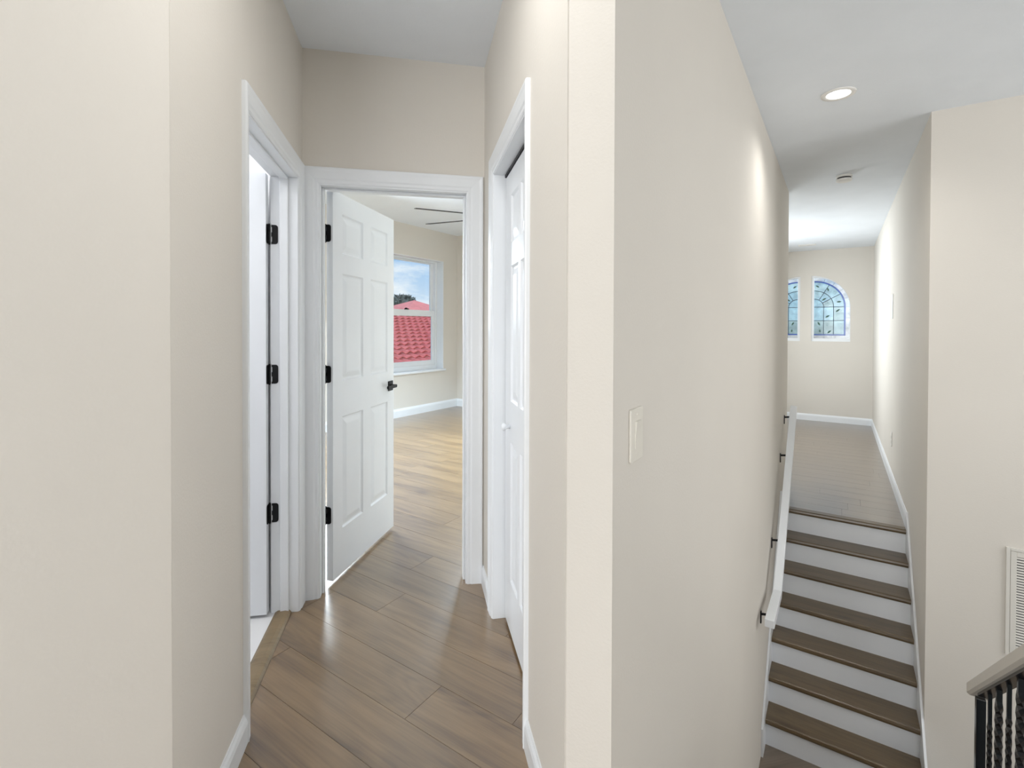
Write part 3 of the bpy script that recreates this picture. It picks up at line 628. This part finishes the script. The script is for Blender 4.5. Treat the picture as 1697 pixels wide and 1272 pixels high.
# ceiling register in the far room
rg = empty('ceiling_register', ab(9.3, -.44, ZC)); tag(rg, 'slim white ceiling air register near the stained glass windows', 'vent')
mb = MB()
for a0, a1, b0, b1 in ((9.22, 9.235, -.56, -.32), (9.365, 9.38, -.56, -.32), (9.235, 9.365, -.56, -.545), (9.235, 9.365, -.335, -.32)): mb.box(a0, a1, b0, b1, ZC - .008, ZC - .0004, FAB)
mb.obj('register_rim', 'plastic', rg)
MB().box(9.235, 9.365, -.545, -.335, ZC - .0015, ZC - .0004, FAB).obj('register_back', 'dark', rg)
for k in range(5): MB().box(9.245 + .026 * k, 9.258 + .026 * k, -.545, -.335, ZC - .006, ZC - .002, FAB).obj('slat', 'plastic', rg)

# ---------------------------------------------------------------- ceiling fan in the bedroom
fc = ab(4.5, -3.119, 0); fz = 2.6
fn = empty('ceiling_fan', fc + Vector((0, 0, ZB))); tag(fn, 'ceiling fan with slim black blades seen through the bedroom doorway', 'fan')
ff = lambda x, y, z: fc + Vector((x, y, z))
lathe([(.075, ZB - .0005), (.07, ZB - .04), (.03, ZB - .06)], 24, ff).obj('canopy', 'fan', fn)
MB().tube([fc + Vector((0, 0, ZB - .06)), fc + Vector((0, 0, fz + .07))], .012, 10).obj('downrod', 'fan', fn)
lathe([(.03, fz + .09), (.10, fz + .07), (.13, fz + .01), (.12, fz - .05), (.05, fz - .08)], 28, ff).obj('motor', 'fan', fn)
lathe([(.05, fz - .08), (.09, fz - .085), (.085, fz - .12), (.02, fz - .135)], 24, ff).obj('light_kit', 'plastic', fn)
bl = MB(); tl = math.radians(-11)
for x, w in ((.11, .035), (.20, .045), (.98, .062), (1.0, .05)): pass
rg_ = [[Vector((x, sgn * w * math.cos(tl), dz + sgn * w * math.sin(tl))) for sgn, dz in ((-1, -.004), (1, -.004), (1, .004), (-1, .004))] for x, w in ((.11, .03), (.22, .042), (.97, .06), (1.0, .048))]
blm = MB().loft(rg_).mesh('blade', M['fan'])
for k in range(8):
    o = bpy.data.objects.new('blade', blm); COL.objects.link(o); o.parent = fn; o.location = (0, 0, fz - ZB - .01); o.rotation_euler = (0, 0, math.radians(-168.7 + 45 * k))

# ---------------------------------------------------------------- outside the bedroom window
B_E, Z_E, B_T, Z_T = -9.15, .44, -14.3, 1.965
rf = empty('neighbour_roof', ab(11, -9.2, -3.0)); tag(rf, 'red clay S-tile roof of the neighbouring house below the bedroom window', 'roof')
sl_ = (Z_T - Z_E) / (B_E - B_T)
MB().loft([[ab(a, B_E, Z_E - .06), ab(a, B_T, Z_T - .06), ab(a, B_T - .1, Z_T - .2), ab(a, B_T - .1, -3), ab(a, B_E - .3, -3), ab(a, B_E - .3, Z_E - .15), ab(a, B_E, Z_E - .1)] for a in (5, 19)]).obj('house_wall', 'stucco', rf)
MB().loft([[ab(a, B_E + .14, Z_E - .1), ab(a, B_E + .14, Z_E + .0), ab(a, B_E + .12, Z_E + .0), ab(a, B_E + .11, Z_E - .09), ab(a, B_E, Z_E - .09), ab(a, B_E, Z_E - .11)] for a in (5, 19)]).obj('gutter', 'trim', rf)
NR = 15; TL = (B_E - B_T) / NR; TWD = .30
tm = MB(); nseg = 10; R_ = []
for v in (0, 1):
    row = []
    for i in range(nseg + 1): x = TWD * i / nseg; row.append((x, v, .028 * math.sin(2 * math.pi * i / nseg)))
    R_.append(row)
def tile_pts(z_off): 
    out = []
    for v in (-.06, TL):
        d = -v; zz = v * sl_ + (.06 if v < 0 else .0)
        out.append([ab(x, 0, 0) + ab(0, -v, 0) + Vector((0, 0, zz + h_ + z_off)) for x, _, h_ in R_[0]])
    return out
top, bot_ = tile_pts(.0), tile_pts(-.04)
tm.loft([top[0], top[1], bot_[1], bot_[0], top[0]], close=False, caps=False)
tile_mesh = tm.mesh('roof_tile', M['roof'], True)
far_v = []; 
vis = lambda a, t: (4.95 * t < a < 6.15 * t)
rest = MB()
for r in range(NR):
    bq = B_E - TL * r; t = bq / -5.655 * -1 if False else (-bq) / 5.655
    for cidx in range(int(14 / TWD)):
        a = 5 + TWD * cidx; loc = ab(a, bq, Z_E + sl_ * TL * r)
        if vis(a + .15, t):
            o = bpy.data.objects.new('roof_tile', tile_mesh); COL.objects.link(o); o.parent = rf; o.location = loc - rf.location + Vector((0, 0, random.uniform(-.006, .006)))
        else:
            k = len(rest.v); rest.v += [v.co + loc for v in tile_mesh.vertices]; rest.f += [[k + i for i in p.vertices] for p in tile_mesh.polygons]
rest.obj('roof_tile_field', 'roof', rf, kind='stuff', smooth=True)
# second roof and trees beyond
r2 = empty('distant_roof', ab(27, -25, -3)); tag(r2, 'pale red hipped tile roof further off behind the neighbouring roof', 'roof')
ca, cb = 22.4, -22.5
mb = MB(); hw = 5.5; k = 0
pk_ = ab(ca, cb, 3.1); cs = [ab(ca - hw, cb + 4, 1.2), ab(ca + hw, cb + 4, 1.2), ab(ca + hw, cb - 4, 1.2), ab(ca - hw, cb - 4, 1.2)]
mb.v = cs + [pk_, ab(ca, cb, 1.2)]; mb.f = [[0, 1, 4], [1, 2, 4], [2, 3, 4], [3, 0, 4], [0, 1, 2, 3]]
mb.v.pop(); mb.obj('hip_roof', 'roof_far', r2)
MB().box(ca - hw + .5, ca + hw - .5, cb - 3.5, cb + 3.5, -3, 1.2, FAB).obj('house_wall', 'stucco', r2)
def tree(a, b, zc, r, label):
    t = empty('tree', ab(a, b, -3)); tag(t, label, 'tree')
    MB().tube([ab(a, b, -3), ab(a + .1, b, 0), ab(a, b + .1, zc)], [.25, .18, .1], 8).obj('trunk', 'bark', t)
    mb = MB(); rr = random.Random(int(a * 10))
    for i in range(900):
        d = Vector((rr.gauss(0, 1), rr.gauss(0, 1), rr.gauss(0, .7))); d.normalize(); p = ab(a, b, zc) + Vector((d.x * r, d.y * r, d.z * r * .62)) * rr.uniform(.55, 1.05) * (1 + .2 * math.sin(d.x * 5 + d.y * 4))
        u = Vector((rr.gauss(0, 1), rr.gauss(0, 1), rr.gauss(0, 1))).normalized() * .28; v = u.cross(Vector((rr.gauss(0, 1), rr.gauss(0, 1), rr.gauss(0, 1)))).normalized() * .16
        k = len(mb.v); mb.v += [p - u, p + v, p + u, p - v]; mb.f.append([k, k + 1, k + 2, k + 3])
    mb.obj('foliage', 'foliage', t, kind='stuff')
tree(31.6, -34.5, 3.4, 1.5, 'dark rounded tree at the door edge behind the distant roof'); tree(35.0, -36.5, 3.9, 1.1, 'smaller taller dark tree behind the distant roof peak')
MB().box(-60, 90, -110, 60, -3.2, -3.0, FAB).obj('floor_ground', 'ground', kind='structure')
